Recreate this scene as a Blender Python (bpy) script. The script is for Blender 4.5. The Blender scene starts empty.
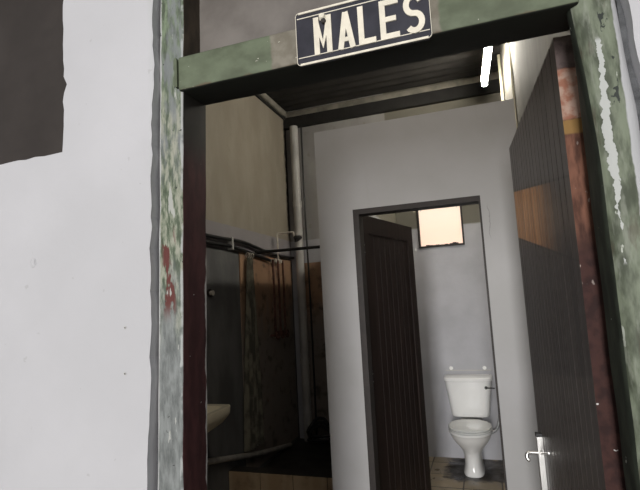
import bpy, bmesh, math, random
from mathutils import Vector, Matrix
random.seed(7)
PI = math.pi
scn = bpy.context.scene
COL = scn.collection
H = 1.56                                   # eye height

# ------------------------------------------------------------------ camera
FPX, PITCH, ROLL, YAW = 480.0, 0.116449898, -0.0536948831, 0.323110510
fw = Vector((-math.sin(YAW)*math.cos(PITCH), math.cos(YAW)*math.cos(PITCH), math.sin(PITCH)))
r0 = Vector((math.cos(YAW), math.sin(YAW), 0)); u0 = r0.cross(fw)
rr = math.cos(ROLL)*r0 + math.sin(ROLL)*u0
uu = -math.sin(ROLL)*r0 + math.cos(ROLL)*u0
cd = bpy.data.cameras.new('camera'); cam = bpy.data.objects.new('camera', cd); COL.objects.link(cam)
cd.sensor_fit = 'HORIZONTAL'; cd.sensor_width = 36; cd.lens = FPX/640*36; cd.clip_start = 0.02
m = Matrix.Identity(4)
for i in range(3):
    m[i][0] = rr[i]; m[i][1] = uu[i]; m[i][2] = -fw[i]
m[0][3], m[1][3], m[2][3] = 0, 0, H
cam.matrix_world = m
scn.camera = cam
vs = scn.view_settings
vs.view_transform = 'Standard'; vs.look = 'None'; vs.gamma = 1; vs.use_curve_mapping = False; vs.exposure = 0.0

# ------------------------------------------------------------------ shader helpers
class NT:
    def __init__(s, name):
        s.m = bpy.data.materials.new(name); s.m.use_nodes = True
        s.t = s.m.node_tree; s.b = s.t.nodes['Principled BSDF']
        g = s.t.nodes.new('ShaderNodeNewGeometry'); s.pos = g.outputs['Position']
        x = s.t.nodes.new('ShaderNodeSeparateXYZ'); s.t.links.new(s.pos, x.inputs[0])
        s.x, s.y, s.z = x.outputs
        s.nrm = g.outputs['Normal']
    def ln(s, a, sock):
        if isinstance(a, (int, float)): sock.default_value = a
        elif isinstance(a, tuple): sock.default_value = a if len(a) == len(sock.default_value) else (*a, 1)
        else: s.t.links.new(a, sock)
    def math(s, op, a, b=0.0, c=None, clamp=False):
        n = s.t.nodes.new('ShaderNodeMath'); n.operation = op; n.use_clamp = clamp
        s.ln(a, n.inputs[0]); s.ln(b, n.inputs[1])
        if c is not None: s.ln(c, n.inputs[2])
        return n.outputs[0]
    def vec(s, sx=1, sy=1, sz=1):
        n = s.t.nodes.new('ShaderNodeMapping'); s.t.links.new(s.pos, n.inputs['Vector'])
        n.inputs['Scale'].default_value = (sx, sy, sz); return n.outputs[0]
    def noise(s, scale, detail=4, vec=None, rough=0.55):
        n = s.t.nodes.new('ShaderNodeTexNoise'); s.ln(vec if vec is not None else s.pos, n.inputs['Vector'])
        n.inputs['Scale'].default_value = scale; n.inputs['Detail'].default_value = detail
        n.inputs['Roughness'].default_value = rough
        return n.outputs['Fac']
    def step(s, v, a, b):                         # 0 below a, 1 above b (a>b inverts)
        n = s.t.nodes.new('ShaderNodeMapRange'); n.interpolation_type = 'SMOOTHSTEP'
        s.ln(v, n.inputs[0])
        if a <= b: lo, hi, o = a, b, (0, 1)
        else: lo, hi, o = b, a, (1, 0)
        n.inputs[1].default_value = lo; n.inputs[2].default_value = hi
        n.inputs[3].default_value, n.inputs[4].default_value = o
        return n.outputs[0]
    def band(s, v, a, b, e): return s.math('MULTIPLY', s.step(v, a-e, a+e), s.step(v, b+e, b-e))
    def mul(s, *a):
        o = a[0]
        for q in a[1:]: o = s.math('MULTIPLY', o, q)
        return o
    def mix(s, f, a, b):
        n = s.t.nodes.new('ShaderNodeMix'); n.data_type = 'RGBA'
        s.ln(f, n.inputs[0]); s.ln(a, n.inputs[6]); s.ln(b, n.inputs[7]); return n.outputs[2]
    def bump(s, h, strength=0.3, dist=0.01):
        n = s.t.nodes.new('ShaderNodeBump'); n.inputs['Strength'].default_value = strength
        n.inputs['Distance'].default_value = dist; s.ln(h, n.inputs['Height'])
        s.t.links.new(n.outputs[0], s.b.inputs['Normal'])
    def col(s, c): s.ln(c, s.b.inputs['Base Color'])
    def set(s, rough=0.6, metal=0.0, spec=0.5):
        s.ln(rough, s.b.inputs['Roughness']); s.b.inputs['Metallic'].default_value = metal
        s.b.inputs['Specular IOR Level'].default_value = spec
        return s.m

def rgb(r, g, b):
    f = lambda c: (c/255/12.92) if c <= 10 else ((c/255+0.055)/1.055)**2.4
    return (f(r), f(g), f(b))

def plain(name, c, rough=0.6, metal=0.0, var=0.15, scale=14, bump=0.0, spec=0.5):
    n = NT(name)
    k = n.noise(scale, 5)
    d = tuple(max(0, q*(1-var)) for q in c); e = tuple(min(1, q*(1+var)) for q in c)
    n.col(n.mix(n.step(k, 0.3, 0.7), d, e))
    if bump: n.bump(n.noise(scale*4, 4), bump, 0.004)
    return n.set(rough, metal, spec)

# ------------------------------------------------------------------ mesh helpers
def box(bm, x0, x1, y0, y1, z0, z1, bev=0.0, seg=2):
    r = bmesh.ops.create_cube(bm, size=1.0)
    v = r['verts']
    for q in v:
        q.co = Vector(((x0+x1)/2 + q.co.x*(x1-x0), (y0+y1)/2 + q.co.y*(y1-y0), (z0+z1)/2 + q.co.z*(z1-z0)))
    if bev:
        es = list({e for q in v for e in q.link_edges})
        bmesh.ops.bevel(bm, geom=es, offset=bev, segments=seg, affect='EDGES', profile=0.5)
def loft(bm, rings, closed=True, cap=True):
    vr = [[bm.verts.new(p) for p in R] for R in rings]
    n = len(vr[0])
    for a, b in zip(vr, vr[1:]):
        for i in range(n if closed else n-1):
            j = (i+1) % n
            bm.faces.new((a[i], a[j], b[j], b[i]))
    if cap and closed:
        bm.faces.new(list(reversed(vr[0]))); bm.faces.new(vr[-1])
def ring(cx, cy, z, rx, ry, n=40, p=2.0, ryb=None):
    out = []
    for i in range(n):
        t = 2*PI*i/n; c, s = math.cos(t), math.sin(t)
        b = ry if s < 0 else (ryb or ry)
        out.append(Vector((cx + rx*math.copysign(abs(c)**(2/p), c), cy + b*math.copysign(abs(s)**(2/p), s), z)))
    return out
def tube(bm, pts, r, n=12, smooth_path=True):
    pts = [Vector(p) for p in pts]
    if smooth_path and len(pts) > 2:                     # Catmull-Rom
        P = [pts[0]] + pts + [pts[-1]]; o = []
        for i in range(1, len(P)-2):
            for k in range(6):
                t = k/6; a, b, c, d = P[i-1], P[i], P[i+1], P[i+2]
                o.append(0.5*((2*b) + (c-a)*t + (2*a-5*b+4*c-d)*t*t + (3*b-a-3*c+d)*t**3))
        pts = o + [pts[-1]]
    t0 = (pts[1]-pts[0]).normalized()
    u = t0.orthogonal().normalized(); rings = []
    for i, p in enumerate(pts):
        t = (pts[min(i+1, len(pts)-1)] - pts[max(i-1, 0)]).normalized()
        u = (u - t*u.dot(t)).normalized(); w = t.cross(u)
        rings.append([p + r*(math.cos(2*PI*k/n)*u + math.sin(2*PI*k/n)*w) for k in range(n)])
    loft(bm, rings)
def cyl(bm, a, b, r, n=20, r2=None):
    a, b = Vector(a), Vector(b); t = (b-a).normalized(); u = t.orthogonal().normalized(); w = t.cross(u)
    loft(bm, [[p + q*(math.cos(2*PI*k/n)*u + math.sin(2*PI*k/n)*w) for k in range(n)] for p, q in ((a, r), (b, r if r2 is None else r2))])
def prism(bm, poly, y0, y1):                             # poly of (x,z), front at y0, back at y1
    a = [bm.verts.new((x, y0, z)) for x, z in poly]; b = [bm.verts.new((x, y1, z)) for x, z in poly]
    bm.faces.new(a); bm.faces.new(list(reversed(b)))
    for i in range(len(a)):
        j = (i+1) % len(a); bm.faces.new((a[j], a[i], b[i], b[j]))
def B(): return bmesh.new()
def tag(o, label=None, cat=None, group=None, kind=None):
    if label: o['label'] = label
    if cat: o['category'] = cat
    if group: o['group'] = group
    if kind: o['kind'] = kind
    return o
def thing(name, loc, label, cat, group=None, kind=None):
    o = bpy.data.objects.new(name, None); COL.objects.link(o); o.location = loc
    o.empty_display_size = 0.05; o['_b'] = list(loc)
    return tag(o, label, cat, group, kind)
def obj(name, bm, mat, parent=None, smooth=False, label=None):
    bmesh.ops.recalc_face_normals(bm, faces=bm.faces[:])
    if parent is not None: base = Vector(parent['_b'])
    else:
        xs = [v.co for v in bm.verts]
        base = Vector(((min(c.x for c in xs)+max(c.x for c in xs))/2, (min(c.y for c in xs)+max(c.y for c in xs))/2, min(c.z for c in xs)))
    for v in bm.verts: v.co -= base
    me = bpy.data.meshes.new(name); bm.to_mesh(me); bm.free()
    me.materials.append(mat)
    if smooth:
        me.polygons.foreach_set('use_smooth', [True]*len(me.polygons))
        try: me.set_sharp_from_angle(angle=math.radians(38))
        except Exception: pass
    o = bpy.data.objects.new(name, me); COL.objects.link(o)
    o['_b'] = list(base)
    if parent is not None: o.parent = parent
    else: o.location = base
    if label: o['label'] = label
    return o
def slab(name, mat, x0, x1, y0, y1, z0, z1, label, cat, parent=None, bev=0.0):
    b = B(); box(b, x0, x1, y0, y1, z0, z1, bev)
    o = obj(name, b, mat, parent)
    if parent is None: tag(o, label, cat, kind='structure')
    return o

# ------------------------------------------------------------------ main dimensions
XL, XR, YB, ZC = -2.0, 0.33, 4.95, 3.74          # inside faces of the room
YP, ZP = 2.70, 2.588                              # cubicle partition
YF, YK = 0.98, 1.12                               # front and back of the front wall
JL, JR = -0.69, 0.224                             # inner faces of the frame
WIN = (-0.592, -0.142, 2.04, 2.51)                # little window over the toilet

# ------------------------------------------------------------------ materials
# exterior plaster
n = NT('white_plaster')
big = n.noise(2.2, 5); fine = n.noise(60, 5)
c = n.mix(n.step(big, 0.35, 0.7), (0.495, 0.488, 0.503), (0.54, 0.531, 0.549))
spot = n.step(n.noise(38, 2), 0.735, 0.76)
c = n.mix(n.mul(spot, 0.30), c, (0.30, 0.29, 0.28))
edge = n.math('ADD', n.math('ABSOLUTE', n.math('ADD', n.x, 0.755)), n.math('MULTIPLY', n.noise(25, 4), 0.03))
c = n.mix(n.mul(n.step(edge, 0.034, 0.012), 0.35), c, (0.42, 0.43, 0.42))
n.col(c); n.bump(n.math('ADD', n.math('MULTIPLY', big, 2.0), n.math('MULTIPLY', fine, 0.15)), 0.18, 0.02)
M_plaster = n.set(0.75)

M_mortar = plain('grey_mortar', rgb(84, 85, 87), 0.9, var=0.3, scale=45, bump=0.8)

# two-tone room walls: dirty cream above, lilac grey below
def room_wall(name, low, low_dark=None, u0=(0.265, 0.232, 0.183), u1=(0.32, 0.285, 0.228)):
    n = NT(name)
    big = n.noise(2.5, 6); streak = n.noise(2.2, 6, n.vec(2, 2, 0.8))
    up = n.mix(n.step(streak, 0.32, 0.72), u0, u1)
    up = n.mix(n.mul(n.step(n.noise(9, 6), 0.60, 0.74), 0.35), up, (0.2, 0.18, 0.13))
    lo = n.mix(n.step(big, 0.3, 0.75), tuple(q*0.86 for q in low), tuple(min(1, q*1.06) for q in low))
    if low_dark:
        dd = n.mix(n.step(streak, 0.35, 0.7), tuple(q*0.7 for q in low_dark), tuple(q*1.2 for q in low_dark))
        lo = n.mix(n.step(n.math('ADD', n.z, n.math('MULTIPLY', big, 0.03)), 2.06, 2.04), lo, dd)  # darker tone below pipe height
    c = n.mix(n.step(n.math('ADD', n.z, n.math('MULTIPLY', n.noise(5, 3), 0.02)), 2.245, 2.255), lo, up)
    if not low_dark: c = n.mix(n.mul(n.step(n.x, -.86, -.84), n.step(n.z, 2.245, 2.255)), c, (.17, .16, .13))  # cream over the cubicle painted darker: its shade is put into the colour
    if low_dark: c = n.mix(n.mul(n.step(n.math('ADD', n.y, n.math('MULTIPLY', n.noise(14, 5), .10)), 4.93, 4.96), n.step(n.z, 2.28, 2.4)), c, (.025, .022, .02))
    n.col(c); n.bump(n.noise(9, 6), 0.25, 0.012)
    return n.set(0.7)
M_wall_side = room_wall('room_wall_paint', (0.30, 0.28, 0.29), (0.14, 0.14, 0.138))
M_wall_back = room_wall('back_wall_paint', (0.47, 0.47, 0.50), None, (0.30, 0.29, 0.28), (0.38, 0.37, 0.36))
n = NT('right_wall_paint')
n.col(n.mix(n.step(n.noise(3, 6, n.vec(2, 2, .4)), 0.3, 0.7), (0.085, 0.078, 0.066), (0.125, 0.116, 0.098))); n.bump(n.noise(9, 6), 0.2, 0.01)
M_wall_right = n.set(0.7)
n = NT('partition_paint')
big = n.noise(2.0, 5); st = n.noise(4, 5, n.vec(4, 4, 0.25))
c = n.mix(n.step(big, 0.3, 0.7), (0.40, 0.395, 0.395), (0.45, 0.445, 0.455))
c = n.mix(n.mul(n.step(st, 0.62, 0.78), 0.18), c, (0.33, 0.31, 0.29))
crk = n.math('ABSOLUTE', n.math('SUBTRACT', n.math('ADD', n.x, n.math('MULTIPLY', n.noise(18, 4), 0.035)), 0.075))
c = n.mix(n.mul(n.step(crk, 0.003, 0.001), n.band(n.z, 1.85, 2.02, 0.02), 0.6), c, (0.2, 0.2, 0.2))
n.col(c); n.bump(n.noise(14, 6), 0.15, 0.008); M_part = n.set(0.65)

M_ceiling = plain('smoke_dark_sheeting', (0.020, 0.018, 0.016), 0.75, var=0.35, scale=4)
M_cornice = plain('dusty_pale_cornice', (0.20, 0.185, 0.155), 0.8, var=0.3, scale=8, bump=.3)
M_beam = plain('black_beam_paint', (0.014, 0.013, 0.012), 0.7, var=0.3, scale=10)

# floor: worn tan tiles, dark stain round the toilet foot
n = NT('worn_tan_tiles')
tile = n.t.nodes.new('ShaderNodeTexBrick'); n.t.links.new(n.pos, tile.inputs['Vector'])
tile.offset = 0.0; tile.inputs['Scale'].default_value = 1.0; tile.inputs['Brick Width'].default_value = 0.3; tile.inputs['Row Height'].default_value = 0.3
tile.inputs['Mortar Size'].default_value = 0.006
tile.inputs['Color1'].default_value = (0.30, 0.245, 0.175, 1); tile.inputs['Color2'].default_value = (0.24, 0.20, 0.145, 1); tile.inputs['Mortar'].default_value = (0.06, 0.05, 0.04, 1)
dirt = n.noise(6, 6)
c = n.mix(n.mul(n.step(dirt, 0.42, 0.7), 0.6), tile.outputs['Color'], (0.10, 0.08, 0.06))
wob = n.math('MULTIPLY', n.noise(11, 5), 0.22)
ax = n.math('ADD', n.math('ABSOLUTE', n.math('ADD', n.x, 0.17)), wob); ay = n.math('ADD', n.math('ABSOLUTE', n.math('SUBTRACT', n.y, 4.66)), wob)
st = n.mul(n.step(ax, 0.42, 0.36), n.step(ay, 0.42, 0.36))
c = n.mix(n.mul(st, n.step(n.noise(9, 5), 0.20, 0.42), 0.95), c, (0.022, 0.017, 0.013))
n.col(c); n.bump(n.noise(30, 5), 0.2, 0.004); M_floor = n.set(n.step(dirt, 0.9, 0.1))
M_ground = plain('pale_concrete', (0.42, 0.41, 0.39), 0.9, var=0.15, scale=3, bump=.3)

# worn green paint of the outer frame
GREEN = (0.095, 0.118, 0.078); CREAM = (0.36, 0.35, 0.29); GREYP = (0.20, 0.21, 0.215); RED = (0.115, 0.035, 0.03)
n = NT('peeling_green_paint_left')
v = n.vec(1.7, 1.7, 0.4); a = n.noise(40, 8, v, .65); b = n.noise(14, 6, n.vec(2, 2, 0.5)); f = n.noise(90, 3)
c = n.mix(n.step(a, 0.36, 0.64), tuple(q*.75 for q in GREEN), tuple(q*2.0 for q in GREEN))
hi = n.math('ADD', n.z, n.math('MULTIPLY', b, 0.5))
c = n.mix(n.mul(n.step(b, 0.43, 0.56), n.step(hi, 2.12, 2.28), .85), c, GREYP)
c = n.mix(n.mul(n.step(a, 0.44, 0.60), n.band(hi, 1.78, 2.32, 0.06), .8), c, CREAM)
c = n.mix(n.mul(n.step(hi, 1.95, 1.72), 0.93), c, n.mix(n.step(a, 0.32, 0.66), (0.12, 0.127, 0.125), (0.25, 0.26, 0.26)))
c = n.mix(n.mul(n.step(n.noise(20, 6, n.vec(2, 2, .45)), 0.50, 0.53), n.band(n.z, 1.55, 1.75, 0.03), n.band(n.x, -.748, -.712, .006)), c, RED)
c = n.mix(n.mul(n.step(n.noise(26, 6, n.vec(2, 2, .35)), 0.63, 0.65), .9), c, (.42, .42, .39))
lean = n.math('ADD', n.x, n.math('MULTIPLY', n.math('SUBTRACT', 1.66, n.z), .024))
chip = n.math('ADD', lean, n.math('MULTIPLY', n.noise(40, 5, n.vec(1, 1, .5)), 0.012))
c = n.mix(n.step(chip, -0.748, -0.752), c, (0.46, 0.46, 0.45))
c = n.mix(n.mul(n.step(chip, -0.692, -0.689), n.step(n.noise(12, 4), .40, .5), .9), c, (0.42, 0.43, 0.42))
c = n.mix(n.step(n.noise(60, 4), 0.67, 0.69), c, (0.05, 0.05, 0.045))
n.col(c); n.bump(n.math('ADD', a, n.math('MULTIPLY', b, .6)), 0.5, 0.004); M_jambL = n.set(0.65, 0, .3)

n = NT('peeling_green_paint_right')
v = n.vec(1.3, 1.3, 0.4); a = n.noise(30, 6, v); b = n.noise(10, 5, n.vec(2, 2, .6))
c = n.mix(n.step(a, 0.36, 0.66), (0.062, 0.072, 0.048), (0.185, 0.21, 0.15)); g2 = n.noise(55, 6, n.vec(1.5, 1.5, .35)); c = n.mix(n.mul(n.step(g2, .5, .68), .5), c, (0.27, 0.285, 0.235)); c = n.mix(n.mul(n.step(n.noise(24, 5, v), .57, .66), .45), c, (0.075, .05, .035))
c = n.mix(n.mul(n.step(b, 0.55, 0.68), 0.6), c, (0.21, 0.235, 0.175))
wobx = n.math('MULTIPLY', n.math('SUBTRACT', n.noise(22, 6), 0.5), 0.022)
sx = n.math('SUBTRACT', n.math('ADD', n.x, wobx), 0.246)
wid = n.math('MULTIPLY', n.math('SUBTRACT', n.math('ADD', n.noise(7, 3), n.math('MULTIPLY', n.math('SUBTRACT', n.noise(70, 4), .5), .5)), 0.35), 0.027)
stk = n.math('MULTIPLY', n.math('LESS_THAN', n.math('ABSOLUTE', sx), wid), n.band(n.z, 1.60, 2.03, 0.006))
c = n.mix(stk, c, (0.45, 0.46, 0.44))
c = n.mix(n.mul(n.step(n.noise(34, 5, n.vec(1.5, 1.5, .5)), 0.66, 0.68), n.band(n.z, 1.45, 2.2, .05)), c, (0.44, 0.46, 0.40))
blk = n.math('ABSOLUTE', n.math('SUBTRACT', n.math('ADD', n.x, wobx), 0.262))
c = n.mix(n.mul(n.step(blk, 0.0095, 0.0075), n.step(n.noise(30, 4, n.vec(1, 1, .6)), 0.56, 0.58), n.band(n.z, 1.82, 2.10, .02)), c, (0.03, 0.035, 0.03))
wash = n.math('ADD', n.x, n.math('MULTIPLY', n.noise(22, 5, n.vec(1, 1, .4)), 0.02))
c = n.mix(n.step(wash, 0.287, 0.290), c, (0.46, 0.46, 0.47))
n.col(c); n.bump(n.math('ADD', a, n.math('MULTIPLY', b, .8)), 0.45, 0.005); M_jambR = n.set(0.6, 0, .3)

n = NT('worn_frame_reveal')
a = n.noise(30, 5, n.vec(1, 1, .4))
c = n.mix(n.step(a, 0.35, 0.7), (0.035, 0.012, 0.013), (0.062, 0.022, 0.023))
top = n.mix(n.step(a, 0.35, 0.7), (0.035, 0.027, 0.019), (0.075, 0.056, 0.038))
c = n.mix(n.step(n.z, 1.90, 2.02), c, (0.022, 0.02, 0.017)); c = n.mix(n.step(n.z, 2.12, 2.14), c, top)
c = n.mix(n.step(n.noise(60, 3), 0.73, 0.75), c, (0.4, 0.4, 0.38))
edge = n.math('ADD', n.y, n.math('MULTIPLY', n.noise(28, 5, n.vec(1, 1, .5)), 0.03))
c = n.mix(n.mul(n.step(edge, 1.112, 1.117), n.step(n.z, 1.75, 1.65)), c, (0.42, 0.41, 0.40))
n.col(c); n.bump(a, .3, .004); M_reveal = n.set(0.6, 0, .3)

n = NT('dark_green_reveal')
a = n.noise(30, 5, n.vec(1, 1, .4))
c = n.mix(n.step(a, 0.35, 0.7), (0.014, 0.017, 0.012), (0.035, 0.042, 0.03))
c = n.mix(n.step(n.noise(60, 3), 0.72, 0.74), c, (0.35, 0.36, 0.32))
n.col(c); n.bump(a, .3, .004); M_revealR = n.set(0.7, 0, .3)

n = NT('green_transom_paint')
a = n.noise(18, 6, n.vec(.7, 1, 1)); f = n.noise(70, 3)
c = n.mix(n.step(a, 0.35, 0.68), tuple(q*0.85 for q in (0.105, 0.122, 0.078)), tuple(q*1.25 for q in (0.11, 0.13, 0.085)))
bx = n.math('ADD', n.x, n.math('MULTIPLY', n.noise(25, 4), 0.02))
patch_col = n.mix(n.step(n.noise(30, 5), .4, .65), (0.16, 0.142, 0.11), (0.22, 0.2, 0.16))
c = n.mix(n.band(bx, -0.418, -0.03, 0.004), c, patch_col)
low = n.math('ADD', n.z, n.math('MULTIPLY', n.noise(22, 5), 0.03))
c = n.mix(n.mul(n.step(low, 2.127, 2.119), n.step(n.noise(20, 4), .42, .55), .8), c, (0.12, 0.085, 0.055))
c = n.mix(n.step(f, 0.715, 0.73), c, (0.42, 0.41, 0.34))
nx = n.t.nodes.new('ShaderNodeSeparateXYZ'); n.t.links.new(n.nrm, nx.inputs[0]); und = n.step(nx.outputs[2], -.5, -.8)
c = n.mix(und, c, (0.010, 0.011, 0.008))  # downward faces near black: underside shade put into the colour
n.col(c); n.bump(a, .35, .004); M_transom = n.set(0.65, 0, .3)
n = NT('dark_fanlight_board')
a = n.noise(8, 6)
c = n.mix(n.step(a, 0.3, 0.72), (0.115, 0.10, 0.088), (0.185, 0.165, 0.148))
c = n.mix(n.step(n.noise(50, 3), .735, .75), c, (.4, .38, .33))
n.col(c); n.bump(a, .2, .004); M_fan = n.set(0.55)
n = NT('dark_brown_board')
a = n.noise(5, 6); b = n.noise(16, 6)
c = n.mix(n.step(a, 0.3, 0.7), (0.022, 0.016, 0.013), (0.034, 0.026, 0.022))
c = n.mix(n.mul(n.step(b, .6, .75), .6), c, (.022, .016, .013))
n.col(c); n.bump(b, .3, .004); M_board = n.set(0.7)

# main door: brown-black boards, orange patch with slanted edges, worn hinge edge
n = NT('dark_varnished_boards')
a = n.noise(20, 6, n.vec(3, 3, 0.12)); b = n.noise(3, 4)
c = n.mix(n.step(a, 0.32, 0.68), (0.040, 0.033, 0.030), (0.085, 0.072, 0.067))
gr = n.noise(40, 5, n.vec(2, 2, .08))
patch_col = n.mix(n.step(gr, .35, .65), (0.26, 0.115, 0.045), (0.60, 0.31, 0.14))
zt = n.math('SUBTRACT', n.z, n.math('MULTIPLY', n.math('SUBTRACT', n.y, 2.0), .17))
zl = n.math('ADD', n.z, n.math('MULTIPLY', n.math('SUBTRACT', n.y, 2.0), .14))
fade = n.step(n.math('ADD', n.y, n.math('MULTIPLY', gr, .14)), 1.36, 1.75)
c = n.mix(n.mul(n.band(zt, 1.762, 1.945, 0.004), fade), c, patch_col)
c = n.mix(n.mul(n.step(zl, 1.252, 1.248), .35), c, (.12, .10, .09))
for zz in (1.945, 1.756):
    c = n.mix(n.mul(n.band(zt, zz, zz+0.006, 0.002), .7), c, (.012, .010, .009))
n.col(c); n.bump(a, .25, .004); M_door = n.set(0.38)
n = NT('worn_hinge_edge')
a = n.noise(45, 6); b = n.noise(28, 5, n.vec(2, 2, .5)); zz = n.math('ADD', n.z, n.math('MULTIPLY', n.noise(30, 3), .012))
c = n.mix(n.step(a, .35, .65), (0.028, 0.011, 0.010), (0.055, 0.022, 0.018))                 # maroon below
mid = n.mix(n.step(b, .36, .64), (0.075, 0.031, 0.020), (0.20, 0.088, 0.056))
c = n.mix(n.step(zz, 1.62, 1.74), c, mid)
c = n.mix(n.band(zz, 1.905, 1.938, .003), c, (0.26, 0.15, 0.05))
pk = n.mix(n.step(a, .38, .6), (0.29, 0.125, 0.08), (0.42, 0.29, 0.23))
c = n.mix(n.band(zz, 1.940, 2.055, .003), c, pk)
top = n.mix(n.step(a, .35, .62), (0.06, 0.042, 0.04), (0.12, 0.09, 0.085))
c = n.mix(n.step(zz, 2.054, 2.060), c, top)
wv = n.noise(70, 4, n.vec(1, 1, .45)); c = n.mix(n.mul(n.step(wv, .66, .70), n.step(n.z, 1.5, 1.62), n.step(n.z, 1.9, 1.85), .8), c, (.5, .42, .38))
c = n.mix(n.mul(n.step(n.noise(42, 2), .74, .75), n.step(n.z, 1.5, 1.4)), c, (.6, .58, .56))
n.col(c); n.bump(a, .4, .003); M_edge = n.set(0.7, 0, .25)

n = NT('cubicle_door_varnish')
a = n.noise(18, 6, n.vec(3, 3, .15))
n.col(n.mix(n.step(a, .3, .7), (0.013, 0.0075, 0.0065), (0.026, 0.016, 0.0135))); n.bump(a, .15, .003); M_leaf = n.set(0.5, 0, .3)
M_trim = plain('dark_brown_trim', (0.020, 0.014, 0.012), 0.6, var=.25, scale=20)
M_sign = plain('navy_black_enamel', (0.036, 0.035, 0.045), 0.22, var=.2, scale=20)
M_letter = plain('cream_enamel', (0.76, 0.70, 0.58), 0.35, var=.08, scale=40)
M_china = plain('white_china', (0.92, 0.92, 0.91), 0.12, var=.02, scale=6)
M_seat = plain('white_plastic', (0.70, 0.71, 0.70), 0.18, var=.03, scale=8)
M_basin = plain('cream_china', (0.78, 0.71, 0.54), 0.25, var=.05, scale=9)
M_chrome = plain('chrome', (0.75, 0.74, 0.72), 0.36, 1.0, var=.05)
M_black = plain('black_plastic', (0.015, 0.015, 0.016), 0.4, var=.1)
M_darkpipe = plain('black_iron_pipe', (0.012, 0.012, 0.012), 0.45, var=.3)
M_pvc = plain('grey_soil_pipe', (0.47, 0.46, 0.44), 0.5, var=.12, scale=5)
M_hose = plain('grey_braided_hose', (0.35, 0.36, 0.37), 0.4, .3, var=.2, scale=80)
M_white_pipe = plain('white_plastic_pipe', (0.58, 0.53, 0.46), 0.4, var=.1)
M_copper = plain('rusty_copper', (0.12, 0.05, 0.035), 0.6, .2, var=.4, scale=25)
M_cable = plain('cream_cable', (0.62, 0.58, 0.45), 0.4, var=.06)
M_metalwhite = plain('white_enamel_batten', (0.6, 0.6, 0.56), 0.4, var=.04)
M_waste = plain('grey_waste_pipe', (0.36, 0.34, 0.31), 0.5, var=.2)
n = NT('kerb_tiles')
a = n.noise(7, 5); k = n.noise(3, 2, n.vec(2.2, 0, 0))
c = n.mix(n.step(k, .4, .6), (0.44, 0.31, 0.19), (0.52, 0.39, 0.25)); c = n.mix(n.mul(n.step(a, .5, .72), .5), c, (0.10, .065, .035))
n.col(c); M_kerb = n.set(.5)
M_grout = plain('dark_grout', (0.03, 0.025, 0.02), .9)
n = NT('stained_hardboard')
a = n.noise(5, 6, n.vec(2, 2, .5)); b = n.noise(9, 6)
c = n.mix(n.step(n.math('ADD', n.z, n.math('MULTIPLY', a, .7)), 1.55, 2.1), (0.25, 0.215, 0.185), (0.36, 0.22, 0.135))
c = n.mix(n.mul(n.step(b, .5, .72), .7), c, (.03, .024, .02))
c = n.mix(n.mul(n.step(n.noise(14, 5), .66, .7), n.step(n.z, .9, .75), .7), c, (.16, .03, .025))
n.col(c); n.bump(b, .2, .004); M_splash = n.set(.5)
n = NT('olive_curtain_cloth')
a = n.noise(14, 5, n.vec(1, 1, .5)); w = n.noise(40, 3, n.vec(1, 1, .1))
c = n.mix(n.step(a, .4, .62), (0.07, 0.066, 0.05), (0.19, 0.175, 0.13)); c = n.mix(n.mul(n.step(w, .6, .7), .5), c, (.17, .16, .13))
n.col(c); M_cloth = n.set(.9)
n = NT('wet_dark_concrete')
n.col(n.mix(n.step(n.noise(8, 5), .35, .65), (.018, .016, .014), (.05, .045, .04))); M_wet = n.set(.45)
def emit(name, c, s):
    n = NT(name); n.col(c); n.b.inputs['Emission Color'].default_value = (*c, 1); n.b.inputs['Emission Strength'].default_value = s
    return n
M_tube = emit('lit_fluorescent_tube', (1.0, 0.94, 0.82), 125).set(.3)
n = emit('daylit_peach_sheet', (.30, 0.22, 0.17), 0.95)
e = n.mix(n.step(n.z, 2.10, 2.42), (1.0, 0.745, 0.575), (1.0, 0.83, 0.66)); n.ln(e, n.b.inputs['Emission Color']); M_pane = n.set(.5)

# ------------------------------------------------------------------ SETTING
def jag(z0, z1, x, amp, k=40, seed=1):
    R = random.Random(seed); o = []; d = 0
    for i in range(k+1):
        d = 0.6*d + R.uniform(-amp, amp)
        o.append((x + d, z0 + (z1-z0)*i/k))
    return o
# front wall, left of the doorway, with a rough square opening
HX, HZ, HT = -1.052, 2.000, 2.62
b = B()
edge = [(x - (2.1-z)*.030, z) for x, z in jag(0, 3.95, -0.757, 0.0035, 150, 3)]
hole = jag(HZ, HT, HX, 0.0028, 26, 5)
hole[0] = (HX, HZ); hole[8] = (HX+0.014, hole[8][1]); hole[7] = (HX+.004, hole[7][1])
botm = [(HX - 1.95*i/60, HZ + (random.uniform(-.003, .003) if 0 < i < 60 else 0) - 0.0*i) for i in range(61)]
right = [(HX, 0)] + edge + [(HX, 3.95)] + list(reversed(hole))
prism(b, right, YF, YK)
prism(b, [(-3.0, 0), (HX, 0)] + botm, YF, YK)
prism(b, [(-3.0, HT), hole[-1], (HX, 3.95), (-3.0, 3.95)], YF, YK)
tag(obj('wall_front', b, M_plaster), 'white plastered outer wall left of the green doorway, with a rough square opening', 'wall', kind='structure')
b = B()
edge = [(x + (1.9-z)*(.03 if z < 1.9 else .055), z) for x, z in jag(0, 3.95, 0.308, 0.0025, 120, 11)]
prism(b, [(1.6, 0), (1.6, 3.95)] + list(reversed(edge)), YF, YK)
tag(obj('wall_front_right', b, M_plaster), 'white plastered outer wall right of the green doorway', 'wall', kind='structure')
b = B(); box(b, -0.79, 0.36, YF+.02, YK, 2.50, 3.95)
tag(obj('wall_front_lintel', b, M_plaster), 'wall over the boarded fanlight', 'wall', kind='structure')
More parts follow.
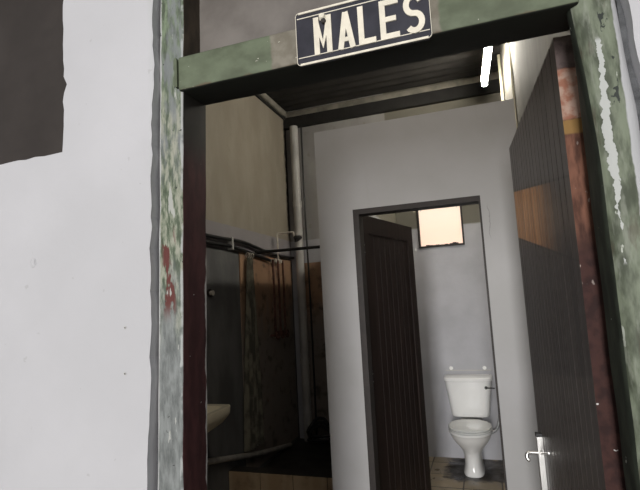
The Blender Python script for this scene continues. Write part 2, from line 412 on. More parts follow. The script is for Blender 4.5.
# mortar bed between frame and plaster
b = B()
box(b, -0.86, -0.735, 1.016, YK, 0, 2.5); box(b, 0.29, 0.36, 1.014, YK, 0, 2.5)
for v in b.verts: pass
tag(obj('trim_1', b, M_mortar), 'grey mortar joint around the green door frame', 'trim', kind='structure')
b = B(); box(b, -3.0, HX+0.03, 1.045, 1.065, HZ-.04, HT+.03)
tag(obj('window_2', b, M_board), 'rough square wall opening closed with a dark brown board', 'window', kind='structure')

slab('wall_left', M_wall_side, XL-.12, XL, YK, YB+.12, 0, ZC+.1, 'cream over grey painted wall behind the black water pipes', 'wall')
def wall_with_hole(bm, x0, x1, z0, z1, hx0, hx1, hz0, hz1, y0, y1):
    xs = [x0, hx0, hx1, x1]; zs = [z0, hz0, hz1, z1]
    G = {}
    for yi, y in enumerate((y0, y1)):
        for i, x in enumerate(xs):
            for j, z in enumerate(zs): G[yi, i, j] = bm.verts.new((x, y, z))
    for yi in (0, 1):
        for i in range(3):
            for j in range(3):
                if (i, j) != (1, 1): bm.faces.new((G[yi, i, j], G[yi, i+1, j], G[yi, i+1, j+1], G[yi, i, j+1]))
    for (i, j), (k, l) in [((0, 0), (1, 0)), ((1, 0), (2, 0)), ((2, 0), (3, 0)), ((0, 3), (1, 3)), ((1, 3), (2, 3)), ((2, 3), (3, 3)),
                           ((0, 0), (0, 1)), ((0, 1), (0, 2)), ((0, 2), (0, 3)), ((3, 0), (3, 1)), ((3, 1), (3, 2)), ((3, 2), (3, 3)),
                           ((1, 1), (2, 1)), ((1, 2), (2, 2)), ((1, 1), (1, 2)), ((2, 1), (2, 2))]:
        bm.faces.new((G[0, i, j], G[0, k, l], G[1, k, l], G[1, i, j]))
b = B(); wall_with_hole(b, XL, XR, 0, ZC+.1, *WIN, YB, YB+.14)
tag(obj('wall_back', b, M_wall_back), 'rear wall behind the toilet and shower, cream above and pale grey below', 'wall', kind='structure')
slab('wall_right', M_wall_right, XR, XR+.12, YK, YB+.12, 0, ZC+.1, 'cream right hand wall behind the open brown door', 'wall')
b = B(); wall_with_hole(b, -0.905, 0.238, 0, ZP, -0.690, 0.022, -0.0, 2.082, YP, YP+.09)
tag(obj('wall_partition', b, M_part), 'pale grey partition wall around the toilet cubicle doorway', 'wall', kind='structure')
slab('wall_cubicle', M_wall_back, -0.905, -0.805, YP+.09, YB, 0, ZP, 'cream topped side wall of the toilet cubicle', 'wall')
# corrugated ceiling
b = B(); rows = []
N = 232
for i in range(N+1):
    y = YK + (YB-YK)*i/N; z = ZC + 0.014*math.cos(2*PI*(y-YK)/0.132)
    rows.append([Vector((XL, y, z)), Vector((XR, y, z)), Vector((XR, y, z+.03)), Vector((XL, y, z+.03))])
loft(b, rows)
tag(obj('ceiling', b, M_ceiling, smooth=True), 'dark corrugated sheet ceiling over the washroom', 'ceiling', kind='structure')
slab('ceiling_slab', M_ceiling, XL-.12, XR+.12, YK, YB+.12, ZC+.06, ZC+.16, 'dark roof deck over the corrugated ceiling', 'ceiling')
b = B(); box(b, XL+.02, XR, YB-.045, YB, 3.655, 3.725, .012)
tag(obj('trim_2', b, M_cornice), 'pale dusty cornice strip along the top of the rear wall', 'trim', kind='structure')
b = B(); box(b, XL, XL+.045, YK, YB-.045, 3.655, 3.725, .012)
tag(obj('trim_3', b, M_cornice), 'pale dusty cornice strip along the top of the left wall', 'trim', kind='structure')
b = B(); box(b, XL, XR, YB-.05, YB, 3.53, 3.655)
tag(obj('trim_4', b, M_beam), 'black beam under the cornice on the rear wall', 'trim', kind='structure')
b = B(); box(b, XL, XL+.02, YK, YB-.05, 3.635, 3.655)
tag(obj('trim_5', b, M_beam), 'black strip under the cornice on the left wall', 'trim', kind='structure')
slab('floor', M_floor, XL-.12, XR+.12, 0.9, YB+.12, -.1, 0, 'worn tan tiled floor with a dark stain round the toilet foot', 'floor')
slab('ground', M_ground, -9, 9, -12, 0.9, -.12, -.02, 'pale concrete yard in front of the doorway', 'floor')

# cubicle doorway lining
b = B()
box(b, -0.690, -0.655, YP-.004, YP+.094, 0, 2.082); box(b, 0.012, 0.022, YP-.002, YP+.092, 0, 2.082); box(b, -0.655, 0.012, YP-.004, YP+.094, 2.052, 2.082)
tag(obj('trim_6', b, M_trim), 'thin dark brown lining of the toilet cubicle doorway', 'trim', kind='structure')

# outer door frame (three members)
fr = thing('trim_7', ((JL+JR)/2, 1.05, 0), 'worn green painted timber frame around the main doorway', 'door frame', kind='structure')
def wobble(bm, amp, sc):
    from mathutils import noise as mn
    for v in bm.verts:
        v.co.x += amp*mn.noise(Vector((v.co.x*sc, v.co.y*sc, v.co.z*sc*.6)))
        v.co.y += amp*mn.noise(Vector((v.co.x*sc+9, v.co.y*sc, v.co.z*sc*.6+4)))
def jamb(name, x0, x1, y0, y1, z0, z1, bev, mat, revmat, rev_sign, k=70):
    # profile in plan (rounded front corners), lofted upward
    prof = []
    def arc(cx, cy, a0, a1):
        for i in range(6):
            t = math.radians(a0 + (a1-a0)*i/5); prof.append((cx+bev*math.cos(t), cy+bev*math.sin(t)))
    arc(x0+bev, y0+bev, 180, 270); arc(x1-bev, y0+bev, 270, 360); prof.append((x1, y1)); prof.append((x0, y1))
    b = B(); loft(b, [[Vector((px, py, z0+(z1-z0)*i/k)) for px, py in prof] for i in range(k+1)])
    if rev_sign < 0:
        for v in b.verts:
            if v.co.x < .262: v.co.x -= (.13*max(0, min(v.co.z, 2.12)-1.72)**2 if v.co.y < 1.05 else 0)
            else: v.co.x -= max(0, v.co.z-1.88)*.06
    else:
        for v in b.verts: v.co.x -= (1.66-v.co.z)*.024
    wobble(b, .0022, 17)
    o = obj(name, b, mat, fr, smooth=True)
    o.data.materials.append(revmat)
    for p in o.data.polygons:
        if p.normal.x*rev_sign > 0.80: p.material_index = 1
    return o
jamb('jamb', -0.762, JL, 1.000, 1.104, 0, 2.5, .006, M_jambL, M_reveal, 1)
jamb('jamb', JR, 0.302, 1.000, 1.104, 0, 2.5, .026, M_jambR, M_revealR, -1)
b = B(); box(b, JL+.0005, JR-.0005, 0.992, 1.104, 2.107, 2.198, .007, 3)
bmesh.ops.subdivide_edges(b, edges=[e for e in b.edges if abs(e.verts[0].co.x-e.verts[1].co.x) > .3], cuts=40)
wobble(b, .0015, 15)
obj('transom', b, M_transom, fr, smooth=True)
# tenon end of the transom sitting over the face of the left post
b = B(); prism(b, [(-.690, 2.117), (-.690, 2.19), (-.694, 2.197), (-.699, 2.19), (-.7, 2.166), (-.697, 2.16), (-.697, 2.15), (-.7, 2.145), (-.7, 2.125), (-.695, 2.117)], .990, 1.002)
obj('transom_tenon', b, M_transom, fr)
b = B(); box(b, JL-.02, JR+.02, 1.078, 1.098, 2.195, 2.52)
tag(obj('window_3', b, M_fan), 'fanlight over the green transom, filled with a grey brown board', 'window', kind='structure')

# little window over the toilet
w = thing('window_1', ((WIN[0]+WIN[1])/2, YB, WIN[2]), 'small square window above the toilet glowing peach with daylight', 'window', kind='structure')
b = B(); f = .018
box(b, WIN[0], WIN[0]+f, YB-.012, YB+.06, WIN[2], WIN[3]); box(b, WIN[1]-f, WIN[1], YB-.012, YB+.06, WIN[2], WIN[3])
box(b, WIN[0]+f, WIN[1]-f, YB-.012, YB+.06, WIN[2], WIN[2]+f); box(b, WIN[0]+f, WIN[1]-f, YB-.012, YB+.06, WIN[3]-f, WIN[3])
for (x, hh) in ((-.50, .016), (-.47, .012), (-.435, .009), (-.40, .012), (-.36, .008), (-.315, .012), (-.265, .015), (-.235, .026), (-.215, .018)):
    box(b, x-.024, x+.012, YB+.01, YB+.03, WIN[2]+f-.002, WIN[2]+f+hh*.7)
obj('window_frame', b, M_trim, w)
b = B(); box(b, WIN[0]+f-.004, WIN[1]-f+.004, YB+.035, YB+.04, WIN[2]+f-.004, WIN[3]-f+.004)
obj('pane', b, M_pane, w)
for x in (WIN[0]+.042, WIN[1]-.05):
    b = B(); box(b, x-.004, x+.004, YB+.02, YB+.034, WIN[3]-.085, WIN[3]-.05, .001); obj('clip', b, M_chrome, w)

# main door, open inward against the right wall
hx, hy, ex, ey = 0.199, 1.160, 0.144, 2.025
d1 = thing('door_1', (hx, hy, 0), 'tall dark brown boarded door standing open inside the main doorway on the right', 'door', kind='structure')
D = Vector((ex-hx, ey-hy, 0)); L = D.length; D.normalize(); Nn = Vector((D.y, -D.x, 0))     # Nn points to the wall side
TH, DT = .040, 2.128
prof = []
NBD = 17
for i in range(NBD):
    a, e = L*i/NBD, L*(i+1)/NBD
    prof += [(a+.001, .002), (a+.004, 0), (e-.004, 0), (e-.001, .002)]
prof[0] = (0, 0); prof[-1] = (L, 0)
prof += [(L, TH), (0, TH)]
P = lambda s, t, z: Vector((hx, hy, z)) + D*s + Nn*t
b = B(); loft(b, [[P(s, t, z) for s, t in prof] for z in (.012, DT)])
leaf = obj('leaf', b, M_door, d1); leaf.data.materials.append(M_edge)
for p in leaf.data.polygons:
    if p.normal.dot(D) < -.8 and abs(p.normal.z) < .2 and p.area > .03: p.material_index = 1
for z in (0.35, 1.15, 1.965):
    b = B(); cyl(b, P(-.006, TH+.003, z-.045), P(-.006, TH+.003, z+.045), .005, 12); obj('hinge', b, M_edge, d1, True)
# handle set: long plate, lever, end cap
sc_ = L - .075
b = B()
for (s0, s1, z0, z1, t0, t1) in ((sc_-.012, sc_+.012, .80, 1.035, -.018, 0),):
    pts = [P(s0, t0, z0), P(s1, t0, z0), P(s1, t1, z0), P(s0, t1, z0)]; pts2 = [q + Vector((0, 0, z1-z0)) for q in pts]
    loft(b, [pts, pts2])
hp = obj('handle_plate', b, M_chrome, d1)
b = B(); pts = [P(sc_-.013, -.020, 1.035), P(sc_+.013, -.020, 1.035), P(sc_+.013, 0, 1.035), P(sc_-.013, 0, 1.035)]
loft(b, [pts, [q+Vector((0, 0, .012)) for q in pts]]); obj('plate_cap', b, M_black, hp, label='dark top end of the handle plate')
b = B(); tube(b, [P(sc_, -.016, .978), P(sc_, -.030, .978), P(sc_, -.045, .978), P(sc_-.002, -.054, .974), P(sc_-.004, -.057, .964), P(sc_-.006, -.053, .955), P(sc_-.008, -.048, .953)], .0062, 12)
obj('lever', b, M_chrome, hp, True)
b = B(); tube(b, [P(sc_-.01, -.010, .978), P(sc_-.08, -.009, 1.0), P(sc_-.16, -.006, 1.025)], .0035, 10); obj('thin_bar', b, M_chrome, hp, True)  # thin bar running off the plate, tilted up towards the hinge

# cubicle door, swung inward
chx, chy, cex, cey = -0.668, 2.800, -0.474, 3.585
d2 = thing('door_2', (chx, chy, 0), 'dark varnished panel door of the toilet cubicle, swung inward', 'door', kind='structure')
D2 = Vector((cex-chx, cey-chy, 0)); L2 = D2.length; D2.normalize(); N2 = Vector((-D2.y, D2.x, 0))
P2 = lambda s, t, z: Vector((chx, chy, z)) + D2*s + N2*t
TZ = 2.070
def obox(bm, PF, s0, s1, t0, t1, z0, z1):
    a = [PF(s0, t0, z0), PF(s1, t0, z0), PF(s1, t1, z0), PF(s0, t1, z0)]
    loft(bm, [a, [q+Vector((0, 0, z1-z0)) for q in a]])
b = B()
obox(b, P2, 0, .09, 0, .038, .02, TZ); obox(b, P2, L2-.09, L2, 0, .038, .02, TZ)
obox(b, P2, .09, L2-.09, 0, .038, TZ-.11, TZ); obox(b, P2, .09, L2-.09, 0, .038, .02, .2)
fr2 = obj('door_rails', b, M_leaf, d2)
prof = []
k2 = 8; s0, s1 = .09, L2-.09
for i in range(k2):
    a, e = s0+(s1-s0)*i/k2, s0+(s1-s0)*(i+1)/k2
    prof += [(a+.001, .011), (a+.004, .007), (e-.004, .007), (e-.001, .011)]
prof += [(s1, .03), (s0, .03)]
b = B(); loft(b, [[P2(s, t, z) for s, t in prof] for z in (.2, TZ-.11)]); obj('door_boards', b, M_leaf, d2)
for z in (.3, 1.1, 1.86):
    b = B(); obox(b, P2, -.012, .028, -.003, .001, z-.04, z+.04); h_ = obj('hinge', b, M_black, d2)
    for dz in (-.022, .022):
        b = B(); cyl(b, P2(.012, -.003, z+dz), P2(.012, -.006, z+dz), .0045, 10); obj('screw', b, M_chrome, h_)

# ------------------------------------------------------------------ THINGS
# door sign
SX0, SX1, SZ0, SZ1, SY = -0.360, -0.056, 2.096, 2.225, 0.984
sg = thing('door_sign', ((SX0+SX1)/2, SY, SZ0), 'dark enamel sign reading MALES fixed on the green transom', 'sign')
def rrect(x0, x1, z0, z1, r, k=5):
    o = []
    for cx, cz, a in ((x1-r, z0+r, -90), (x1-r, z1-r, 0), (x0+r, z1-r, 90), (x0+r, z0+r, 180)):
        for i in range(k+1):
            t = math.radians(a+90*i/k); o.append((cx+r*math.cos(t), cz+r*math.sin(t)))
    return o
b = B(); prism(b, rrect(SX0, SX1, SZ0, SZ1, .010), SY, SY+.006); plate = obj('sign_plate', b, M_sign, sg)
def frame_strip(bm, x0, x1, z0, z1, r, w, y0, y1):
    O = rrect(x0, x1, z0, z1, r); I = rrect(x0+w, x1-w, z0+w, z1-w, max(.001, r-w))
    n = len(O); V = [[bm.verts.new((x, y, z)) for x, z in q] for q, y in ((O, y0), (I, y0), (I, y1), (O, y1))]
    for a in range(4):
        for i in range(n):
            j = (i+1) % n; bm.faces.new((V[a][i], V[a][j], V[(a+1) % 4][j], V[(a+1) % 4][i]))
b = B(); frame_strip(b, SX0, SX1, SZ0, SZ1, .010, .0012, SY-.002, SY+.001); box(b, SX0+.008, SX1-.008, SY-.0024, SY+.001, SZ0+.0002, SZ0+.0048); box(b, SX0+.008, SX1-.008, SY-.0024, SY+.001, SZ1-.0048, SZ1-.0002); obj('sign_border', b, M_letter, sg)
b = B(); box(b, SX0+.004, SX1-.004, SY-.0012, SY+.001, SZ0+.0180, SZ0+.0198); box(b, SX0+.004, SX1-.004, SY-.0012, SY+.001, SZ1-.0155, SZ1-.0135); obj('sign_line', b, M_letter, sg)
def stroke(bm, pts, w, y0, y1, closed=False):
    pts = [Vector((x, z)) for x, z in pts]; n = len(pts); Lf, Rt = [], []
    for i, p in enumerate(pts):
        a = pts[i-1] if i else None; c = pts[i+1] if i < n-1 else None
        d1_ = (p-a).normalized() if a is not None else None; d2_ = (c-p).normalized() if c is not None else None
        d1_ = d1_ or d2_; d2_ = d2_ or d1_
        n1 = Vector((-d1_.y, d1_.x)); n2 = Vector((-d2_.y, d2_.x)); mm = (n1+n2)
        mm = mm.normalized() if mm.length > .2 else n1
        k = min(1.8, 1/max(.3, mm.dot(n1)))
        Lf.append(p+mm*w/2*k); Rt.append(p-mm*w/2*k)
    rows = [[Vector((l.x, y0, l.y)), Vector((q.x, y0, q.y)), Vector((q.x, y1, q.y)), Vector((l.x, y1, l.y))] for l, q in zip(Lf, Rt)]
    loft(bm, rows)
LB, LT = SZ0+.0170, SZ0+.1070
def X(px): return SX0 + .0438 + (px-138)/440*.2481
hh = LT-LB; WD = .0125
def letter(parts):
    b = B()
    for i, (pts, ww) in enumerate(parts): stroke(b, pts, ww, SY-.0035-.0001*i, SY+.001)
    return obj('letter', b, M_letter, sg)
def col_(x, o=WD/2): return x+o
x0, x1 = X(138), X(213)
letter([([(x0+WD/2, LB), (x0+WD/2, LT)], WD), ([(x1-WD/2, LB), (x1-WD/2, LT)], WD),
        ([(x0+WD*.45, LT-.004), ((x0+x1)/2, LB+.022), (x1-WD*.45, LT-.004)], WD*.85)])
x0, x1 = X(236), X(308)
letter([([(x0+WD/2, LB), ((x0+x1)/2, LT-.004)], WD), ([(x1-WD/2, LB), ((x0+x1)/2, LT-.004)], WD), ([(x0+.011, LB+.022), (x1-.011, LB+.022)], WD*.8)])
x0, x1 = X(322), X(390)
letter([([(x0+WD/2, LB), (x0+WD/2, LT)], WD), ([(x0+.004, LB+WD/2), (x1, LB+WD/2)], WD)])
x0, x1 = X(408), X(482)
letter([([(x0+WD/2, LB), (x0+WD/2, LT)], WD), ([(x0+.004, LB+WD/2), (x1, LB+WD/2)], WD), ([(x0+.004, LT-WD/2), (x1, LT-WD/2)], WD), ([(x0+.004, (LB+LT)/2), (x1-.006, (LB+LT)/2)], WD*.9)])
x0, x1 = X(500), X(578); cx = (x0+x1)/2; rx = (x1-x0)/2-WD/2; rz = (hh-WD)/4; zt, zb = LT-WD/2-rz, LB+WD/2+rz
S = [(cx+rx*math.cos(math.radians(t)), zt+rz*math.sin(math.radians(t))) for t in range(20, 271, 18)]
S += [(cx+rx*math.cos(math.radians(t)), zb+rz*math.sin(math.radians(t))) for t in range(90, -161, -18)]
letter([(S, WD)])
b = B(); cyl(b, (X(183), SY-.009, LT-.014), (X(183), SY, LT-.014), .0055, 14, .006); obj('screw', b, M_trim, sg, True)
b = B(); cyl(b, (X(178), SY-.010, LT-.002), (X(178), SY-.002, LT-.004), .0065, 12, .009); obj('sealant_blob', b, M_letter, sg, True)

# toilet
tx = -0.222
tl = thing('toilet', (tx, 4.6, 0), 'white close coupled toilet with its lid down under the peach window', 'toilet')
def rr3(cx, cy, z, rx, ry, p=2.0, ryb=None): return ring(cx, cy, z, rx, ry, 48, p, ryb)
b = B()
# z, half width, y front, y back, power
prof = [(0.0, .088, 4.455, 4.86, 3.0), (.012, .090, 4.452, 4.86, 3.0), (.03, .082, 4.462, 4.855, 2.8), (.08, .076, 4.475, 4.85, 2.6), (.14, .077, 4.475, 4.85, 2.5), (.18, .083, 4.462, 4.84, 2.4),
        (.21, .096, 4.44, 4.82, 2.3), (.245, .118, 4.40, 4.80, 2.2), (.28, .143, 4.362, 4.79, 2.15), (.315, .162, 4.33, 4.78, 2.1), (.345, .173, 4.312, 4.77, 2.1), (.362, .178, 4.303, 4.77, 2.1),
        (.366, .183, 4.298, 4.77, 2.1), (.378, .185, 4.296, 4.77, 2.1), (.384, .181, 4.30, 4.765, 2.1)]
loft(b, [rr3(tx, (f_+k_)/2, z, w_, (k_-f_)/2, p) for z, w_, f_, k_, p in prof])
bowl = obj('bowl', b, M_china, tl, True)
b = B(); yc = 4.51
loft(b, [rr3(tx, yc, z, w_, y_, 2.15, y_*.93) for z, w_, y_ in ((.385, .176, .204), (.388, .183, .212), (.400, .184, .213), (.403, .180, .209))])
obj('seat', b, M_seat, tl, True)
b = B()
loft(b, [rr3(tx, yc, z, w_, y_, 2.15, y_*.93) for z, w_, y_ in ((.406, .174, .203), (.409, .182, .211), (.417, .183, .212), (.423, .178, .207), (.426, .165, .19), (.428, .10, .12), (.4285, .02, .02))])
obj('lid', b, M_seat, tl, True)
for s in (-1, 1):
    b = B(); cyl(b, (tx+s*.07-.012, 4.715, .408), (tx+s*.07+.012, 4.715, .408), .011, 14); obj('lid_hinge', b, M_seat, tl, True)
b = B(); box(b, tx-.10, tx+.10, 4.70, 4.90, .30, .395, .02); obj('cistern_shelf', b, M_china, tl, True)
b = B(); cy = 4.838
def crow(z, w, d): return ring(tx, cy+.095, z, w, d*2-.02, 64, 5.5, .012)
loft(b, [crow(z, w_, d_) for z, w_, d_ in ((.418, .150, .080), (.424, .166, .090), (.445, .174, .096), (.52, .183, .0985), (.62, .196, .101), (.69, .208, .103), (.745, .213, .104))])
cist = obj('cistern', b, M_china, tl, True)
b = B(); loft(b, [crow(z, w_, d_) for z, w_, d_ in ((.745, .214, .105), (.749, .221, .109), (.772, .222, .110), (.781, .218, .107), (.785, .205, .098))])
obj('cistern_lid', b, M_china, tl, True)
b = B(); lx, lz, ly = tx+.158, .697, 4.728
cyl(b, (lx, ly+.012, lz), (lx, ly-.012, lz), .013, 16); hdl = obj('flush_knob', b, M_black, tl, True, label='black flush knob')
b = B(); tube(b, [(lx, ly-.012, lz), (lx+.03, ly-.016, lz), (lx+.075, ly-.014, lz-.002)], .0055, 10); obj('flush_lever', b, M_black, hdl, True)

tag(obj('water_hose', (lambda b: (tube(b, [(.045, YB-.004, .50), (.04, 4.90, .48), (.03, 4.87, .42), (.015, 4.85, .35), (-.01, 4.84, .30), (-.04, 4.83, .28), (-.08, 4.83, .272)], .011, 12), b)[1])(B()), M_hose, None, True),
    'thin grey water hose curving to the toilet from the wall on its right', 'hose')
wb = thing('wall_bracket', (-.225, YB, .82), 'pale bracket bar with two fixings on the wall just above the cistern', 'bracket')
b = B(); box(b, -.43, .0, YB-.012, YB-.002, .817, .827, .002); obj('bar', b, M_pvc, wb)
for x in (-.375, -.065):
    b = B(); cyl(b, (x, YB-.016, .842), (x, YB, .842), .015, 14, .02); obj('fixing', b, M_china, wb, True)

# fluorescent lamp hung over the cubicle
lamp = thing('fluorescent_lamp', (.19, 3.9, 3.43), 'lit fluorescent tube lamp hanging high in the dark ceiling at the right', 'lamp')
ta, tb_ = Vector((.213, 3.40, 3.425)), Vector((.163, 4.42, 3.425))
b = B(); cyl(b, ta, tb_, .024, 18); obj('tube', b, M_tube, lamp, True)
dd = (tb_-ta).normalized(); sd = Vector((dd.y, -dd.x, 0))
b = B()
rows = []
for q in (ta-dd*.03, tb_+dd*.03):
    rows.append([q+sd*.028+Vector((0, 0, .03)), q-sd*.028+Vector((0, 0, .03)), q-sd*.024+Vector((0, 0, .075)), q+sd*.024+Vector((0, 0, .075))])
loft(b, rows); obj('batten', b, M_metalwhite, lamp)
for q, e in ((ta, -1), (tb_, 1)):
    b = B(); cyl(b, q+dd*e*.004, q+dd*e*.034, .026, 16, .014); obj('end_cap', b, M_cable, lamp, True)
for k in (.15, .85):
    q = ta.lerp(tb_, k); b = B(); cyl(b, q+Vector((0, 0, .07)), (q.x, q.y, ZC+.02), .006, 10); obj('hanger', b, M_black, lamp, True)
tag(obj('conduit', (lambda b: (cyl(b, (XR-.016, 4.55, 2.5), (XR-.016, 4.55, 3.73), .014, 14), b)[1])(B()), M_cable, None, True), 'straight cream conduit on the right wall beside the tube lamp', 'conduit')
tag(obj('lamp_cable', (lambda b: (tube(b, [(.265, 3.46, 3.52), (.295, 3.48, 3.46), (.315, 3.55, 3.35), (.322, 3.58, 3.2), (.322, 3.60, 2.9), (.322, 3.60, 2.7)], .008, 10), b)[1])(B()), M_cable, None, True), 'loose cream cable curving down the wall from the tube lamp', 'cable')

# wash basin on left wall
wbx = thing('wash_basin', (XL, 2.72, .8), 'cream wall hung wash basin peeping out behind the left door post', 'basin')
b = B(); rows = []
x0, x1, y0, y1 = XL+.002, -1.675, 2.38, 2.97
cxb, cyb, rxb, ryb = (x0+x1)/2, (y0+y1)/2, (x1-x0)/2, (y1-y0)/2
for z, s in ((.77, .62), (.80, .80), (.835, .94), (.85, .985), (.893, 1.0), (.90, .985), (.90, .80), (.885, .74), (.83, .55), (.81, .3)):
    rows.append(ring(cxb, cyb, z, rxb*s, ryb*s, 48, 11 if s > .7 else 3))
loft(b, rows); bb = obj('bowl', b, M_basin, wbx, True)
b = B(); cyl(b, (XL+.035, cyb, .89), (XL+.035, cyb, .97), .012, 12); tube(b, [(XL+.035, cyb, .965), (XL+.07, cyb, .975), (XL+.10, cyb, .955)], .009, 10); obj('tap', b, M_chrome, wbx, True)
b = B(); cyl(b, (cxb, cyb, .70), (cxb, cyb, .79), .02, 14); obj('drain', b, M_waste, wbx, True)
tag(obj('waste_pipe', (lambda b: (tube(b, [(XL+.037, 2.75, .55), (XL+.037, 3.15, .46), (XL+.037, 3.9, .285), (XL+.037, 4.6, .155)], .022, 12), b)[1])(B()), M_waste, None, True), 'pale waste pipe sloping along the foot of the left wall into the shower', 'pipe')
kn = thing('round_wall_switch', (XL, 3.235, 1.667), 'small round pale switch on the dark left wall beside the door post', 'switch')
b = B(); cyl(b, (XL, 3.235, 1.667), (XL+.008, 3.235, 1.667), .033, 20); obj('rose', b, M_trim, kn, True)
b = B(); cyl(b, (XL+.008, 3.235, 1.667), (XL+.035, 3.235, 1.667), .016, 18, .02); obj('cap', b, M_white_pipe, kn, True)

# two black water pipes on the left wall
tag(obj('water_pipe', (lambda b: (tube(b, [(XL+.032, 1.3, 2.11), (XL+.032, 3.2, 2.105), (XL+.032, 3.75, 2.11), (XL+.032, 4.4, 2.05), (XL+.032, 4.92, 2.05)], .015, 12), b)[1])(B()), M_darkpipe, None, True), 'upper of the two black pipes along the left wall', 'pipe', 'black pipes on the left wall')
lp = thing('water_pipe', (XL, 2.5, 2.03), 'lower of the two black pipes along the left wall, ending at a clip', 'pipe', 'black pipes on the left wall')
b = B(); tube(b, [(XL+.032, 1.3, 2.055), (XL+.032, 3.2, 2.055), (XL+.032, 3.6, 2.05), (XL+.032, 4.3, 1.985)], .016, 12); obj('pipe', b, M_darkpipe, lp, True)
b = B(); box(b, XL+.001, XL+.053, 3.53, 3.55, 2.025, 2.13, .004); obj('clip', b, M_pvc, lp)
# shower things
rl = thing('curtain_rail', (-1.5, 4.06, 2.04), 'straight black shower rail crossing the shower to the partition', 'rail')
b = B(); cyl(b, (XL+.004, 4.06, 2.045), (-.91, 4.06, 2.045), .014, 14); obj('rail', b, M_darkpipe, rl, True)
b = B(); cyl(b, (XL, 4.06, 2.045), (XL+.012, 4.06, 2.045), .019, 18); obj('flange', b, M_darkpipe, rl, True)
# curtain gathered against the wall
ct = thing('shower_curtain', (-1.95, 3.95, .25), 'drab olive shower curtain bunched narrow against the left wall', 'curtain')
b = B(); rows = []
for i in range(31):
    f = i/30; z = 1.985 - 1.62*f
    half = .045 + .085*min(1, f*1.3)**.8; yc_ = 3.84 - .035*f
    row = []
    for k in range(65):
        s = -1 + 2*k/64; ph = s*15
        row.append(Vector((XL+.050 + .022*math.sin(ph+.6*f)*(.5+.5*f) + .008*math.sin(3*f+5*s), yc_ + half*s, z)))
    back = [q + Vector((-.006, 0, 0)) for q in reversed(row)]
    rows.append(row+back)
loft(b, rows); obj('cloth', b, M_cloth, ct, True)
for k in range(3):
    b = B(); y = 3.80+.04*k
    pts = [(XL+.05+.018*math.cos(t), y, 1.998+.022*math.sin(t)) for t in [2*PI*i/12 for i in range(13)]]
    tube(b, pts, .0035, 8); obj('hook', b, M_white_pipe, ct, True)
# stained boards behind the shower
b = B(); box(b, XL+.003, XL+.011, 3.72, YB-.06, .16, 2.02)
tag(obj('splash_board', b, M_splash), 'stained brown board on the left shower wall behind the curtain', 'board', 'stained boards lining the shower')
b = B(); box(b, -1.86, -.91, YB-.011, YB-.003, .16, 1.985)
tag(obj('splash_board', b, M_splash), 'stained brown board low on the rear wall beside the partition edge', 'board', 'stained boards lining the shower')
# shower plumbing
sh = thing('shower_set', (XL, 4.4, 1.2), 'white bent shower arm over rusty feed pipes on the left shower wall', 'shower')
b = B()
ax_ = XL+.064
for a_, c_ in (((ax_, 4.435, 1.96), (ax_, 4.435, 2.262)), ((ax_, 4.435, 2.262), (ax_+.165, 4.46, 2.266)), ((ax_+.165, 4.46, 2.266), (ax_+.175, 4.46, 2.215))): cyl(b, a_, c_, .0085, 12)
arm = obj('shower_arm', b, M_white_pipe, sh, True)
b = B(); cyl(b, (ax_+.175, 4.46, 2.222), (ax_+.21, 4.47, 2.192), .014, 18, .045); cyl(b, (ax_+.21, 4.47, 2.192), (ax_+.214, 4.47, 2.186), .046, 18); obj('shower_head', b, M_black, arm, True)
for k, y in enumerate((4.30, 4.42, 4.54)):
    b = B(); tube(b, [(ax_, y, 1.99), (ax_, y+.004, 1.6), (ax_, y-.004, 1.26)], .011, 10); fp = obj('feed_pipe', b, M_copper, sh, True)
    b = B(); t_ = [(ax_+.02, y+.034*math.cos(q), 1.255+.034*math.sin(q)) for q in [2*PI*i/14 for i in range(15)]]
    tube(b, t_, .007, 8); cyl(b, (XL+.01, y, 1.255), (ax_+.025, y, 1.255), .012, 12)
    for q in (0, PI/2): cyl(b, (ax_+.02, y+.03*math.cos(q), 1.255+.03*math.sin(q)), (ax_+.02, y-.03*math.cos(q), 1.255-.03*math.sin(q)), .004, 8)
    obj('valve_wheel', b, M_copper, fp, True)
for y in (4.36, 4.48):
    b = B(); box(b, XL+.01, ax_+.014, y-.02, y+.02, 1.965, 2.0, .006); obj('pipe_union', b, M_white_pipe, sh)
# soil pipe and black riser in the rear corner
sp = thing('soil_pipe', (-1.88, 4.89, .12), 'thick grey vertical soil pipe in the rear corner of the shower', 'pipe')
b = B(); cyl(b, (-1.875, 4.885, .12), (-1.875, 4.885, 3.53), .045, 24); obj('pipe', b, M_pvc, sp, True)
for z in (.9, 2.6):
    b = B(); cyl(b, (-1.875, 4.885, z), (-1.875, 4.885, z+.07), .051, 24); obj('collar', b, M_pvc, sp, True)
tag(obj('riser_pipe', (lambda b: (tube(b, [(-1.795, 4.915, .14), (-1.79, 4.915, 1.6), (-1.80, 4.915, 2.6), (-1.795, 4.915, 3.53)], .010, 10), b)[1])(B()), M_darkpipe, None, True), 'thin black vertical pipe beside the thick grey soil pipe', 'pipe')
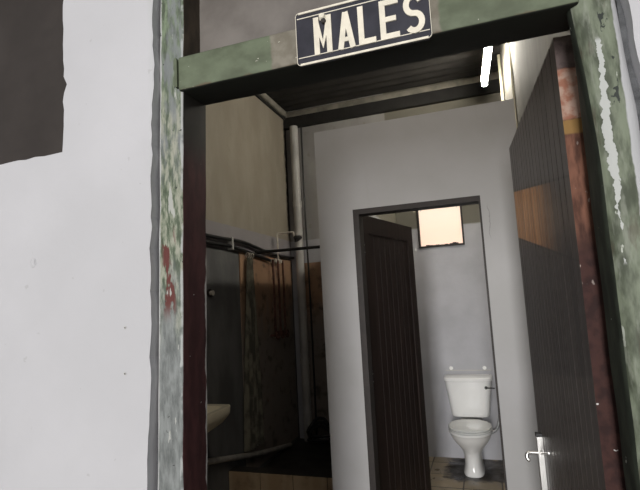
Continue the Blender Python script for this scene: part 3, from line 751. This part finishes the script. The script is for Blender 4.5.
# shower tray and tiled kerb
b = B(); box(b, XL, -.905, 3.56, YB, 0, .12)
tag(obj('shower_tray', b, M_wet), 'dark wet concrete shower floor behind the tiled kerb', 'shower tray')
kb = thing('shower_kerb', (-1.45, 3.5, 0), 'raised kerb faced with tan tiles in front of the shower', 'kerb')
b = B(); box(b, XL, -.80, 3.447, 3.56, 0, .286); obj('core', b, M_grout, kb)
xk = XL+.004
while xk < -.82:
    x2 = min(xk+.268, -.80); b = B(); box(b, xk, x2-.005, 3.44, 3.448, .01, .290, .002); obj('tile', b, M_kerb, kb)
    xk = x2
b = B(); box(b, XL, -.80, 3.448, 3.56, .286, .290); obj('kerb_top', b, M_wet, kb)
hz = thing('coiled_hose', (-1.7, 4.72, .12), 'dark looped hose lying in the shower beside the partition edge', 'hose')
b = B(); pts = []
for i in range(61):
    t = i/60*5.2*PI; R_ = .12-.008*(i/60); pts.append((-1.70+R_*math.cos(t)*(1+.1*math.sin(i)), 4.74+.10*math.sin(t)*.6, .155+.10*i/60+.13*max(0, math.sin(t))))
tube(b, pts, .016, 10); obj('loops', b, M_black, hz, True)
# wall anchors and bump on white wall
wp0 = None
for k, (x, z, lab) in enumerate(((-.846, 1.521, 'upper of the two small wall plugs left of the door frame'), (-.847, 1.41, 'lower of the two small wall plugs left of the door frame'))):
    t_ = thing('wall_plug', (x, YF, z), lab, 'wall plug', 'plugs in the white wall')
    b = B(); cyl(b, (x, YF-.0015, z), (x, YF+.004, z), .0036, 14); obj('collar', b, M_pvc, t_, True)
    b = B(); cyl(b, (x+.0004, YF-.0022, z-.0004), (x, YF, z), .0017, 10); obj('hole', b, M_black, t_, True)
b = B()
for i in range(4):
    rows = [ring(-1.150+.009*math.cos(i*1.9), 0, 0, 1, 1, 8)]
from mathutils import noise as mn
bmesh.ops.create_icosphere(b, subdivisions=4, radius=1)
for v in b.verts:
    q = v.co.copy(); k = 1+.45*mn.noise(q*2.1)
    v.co = Vector((-1.150+q.x*.011*k, YF+q.y*.003*k, 1.705+q.z*.012*k))
tag(obj('plaster_lump', b, M_plaster, None, True), 'small lump of plaster on the white wall below the square opening', 'plaster lump')

# ------------------------------------------------------------------ light
wd = bpy.data.worlds.new('world'); scn.world = wd; wd.use_nodes = True
bg = wd.node_tree.nodes['Background']; bg.inputs[0].default_value = (0.93, 0.96, 1.0, 1); bg.inputs[1].default_value = 0.30
ld = bpy.data.lights.new('yard_daylight', 'AREA'); ld.shape = 'RECTANGLE'; ld.size = 1.4; ld.size_y = 4.5; ld.energy = 740; ld.color = (1.0, 0.985, 0.965)
lo = bpy.data.objects.new('yard_daylight', ld); COL.objects.link(lo); lo.location = (-.2, -8, 2.25); lo.rotation_euler = (PI/2, 0, 0)
ld = bpy.data.lights.new('washroom_fill', 'AREA'); ld.shape = 'RECTANGLE'; ld.size = 1.2; ld.size_y = 0.12; ld.energy = 14; ld.color = (1.0, 0.92, 0.80)  # unseen fill light added to brighten the washroom, has no fitting
lo = bpy.data.objects.new('washroom_fill', ld); COL.objects.link(lo); lo.location = (-.15, 1.55, 3.35)

for o in bpy.data.objects:
    if '_b' in o: del o['_b']
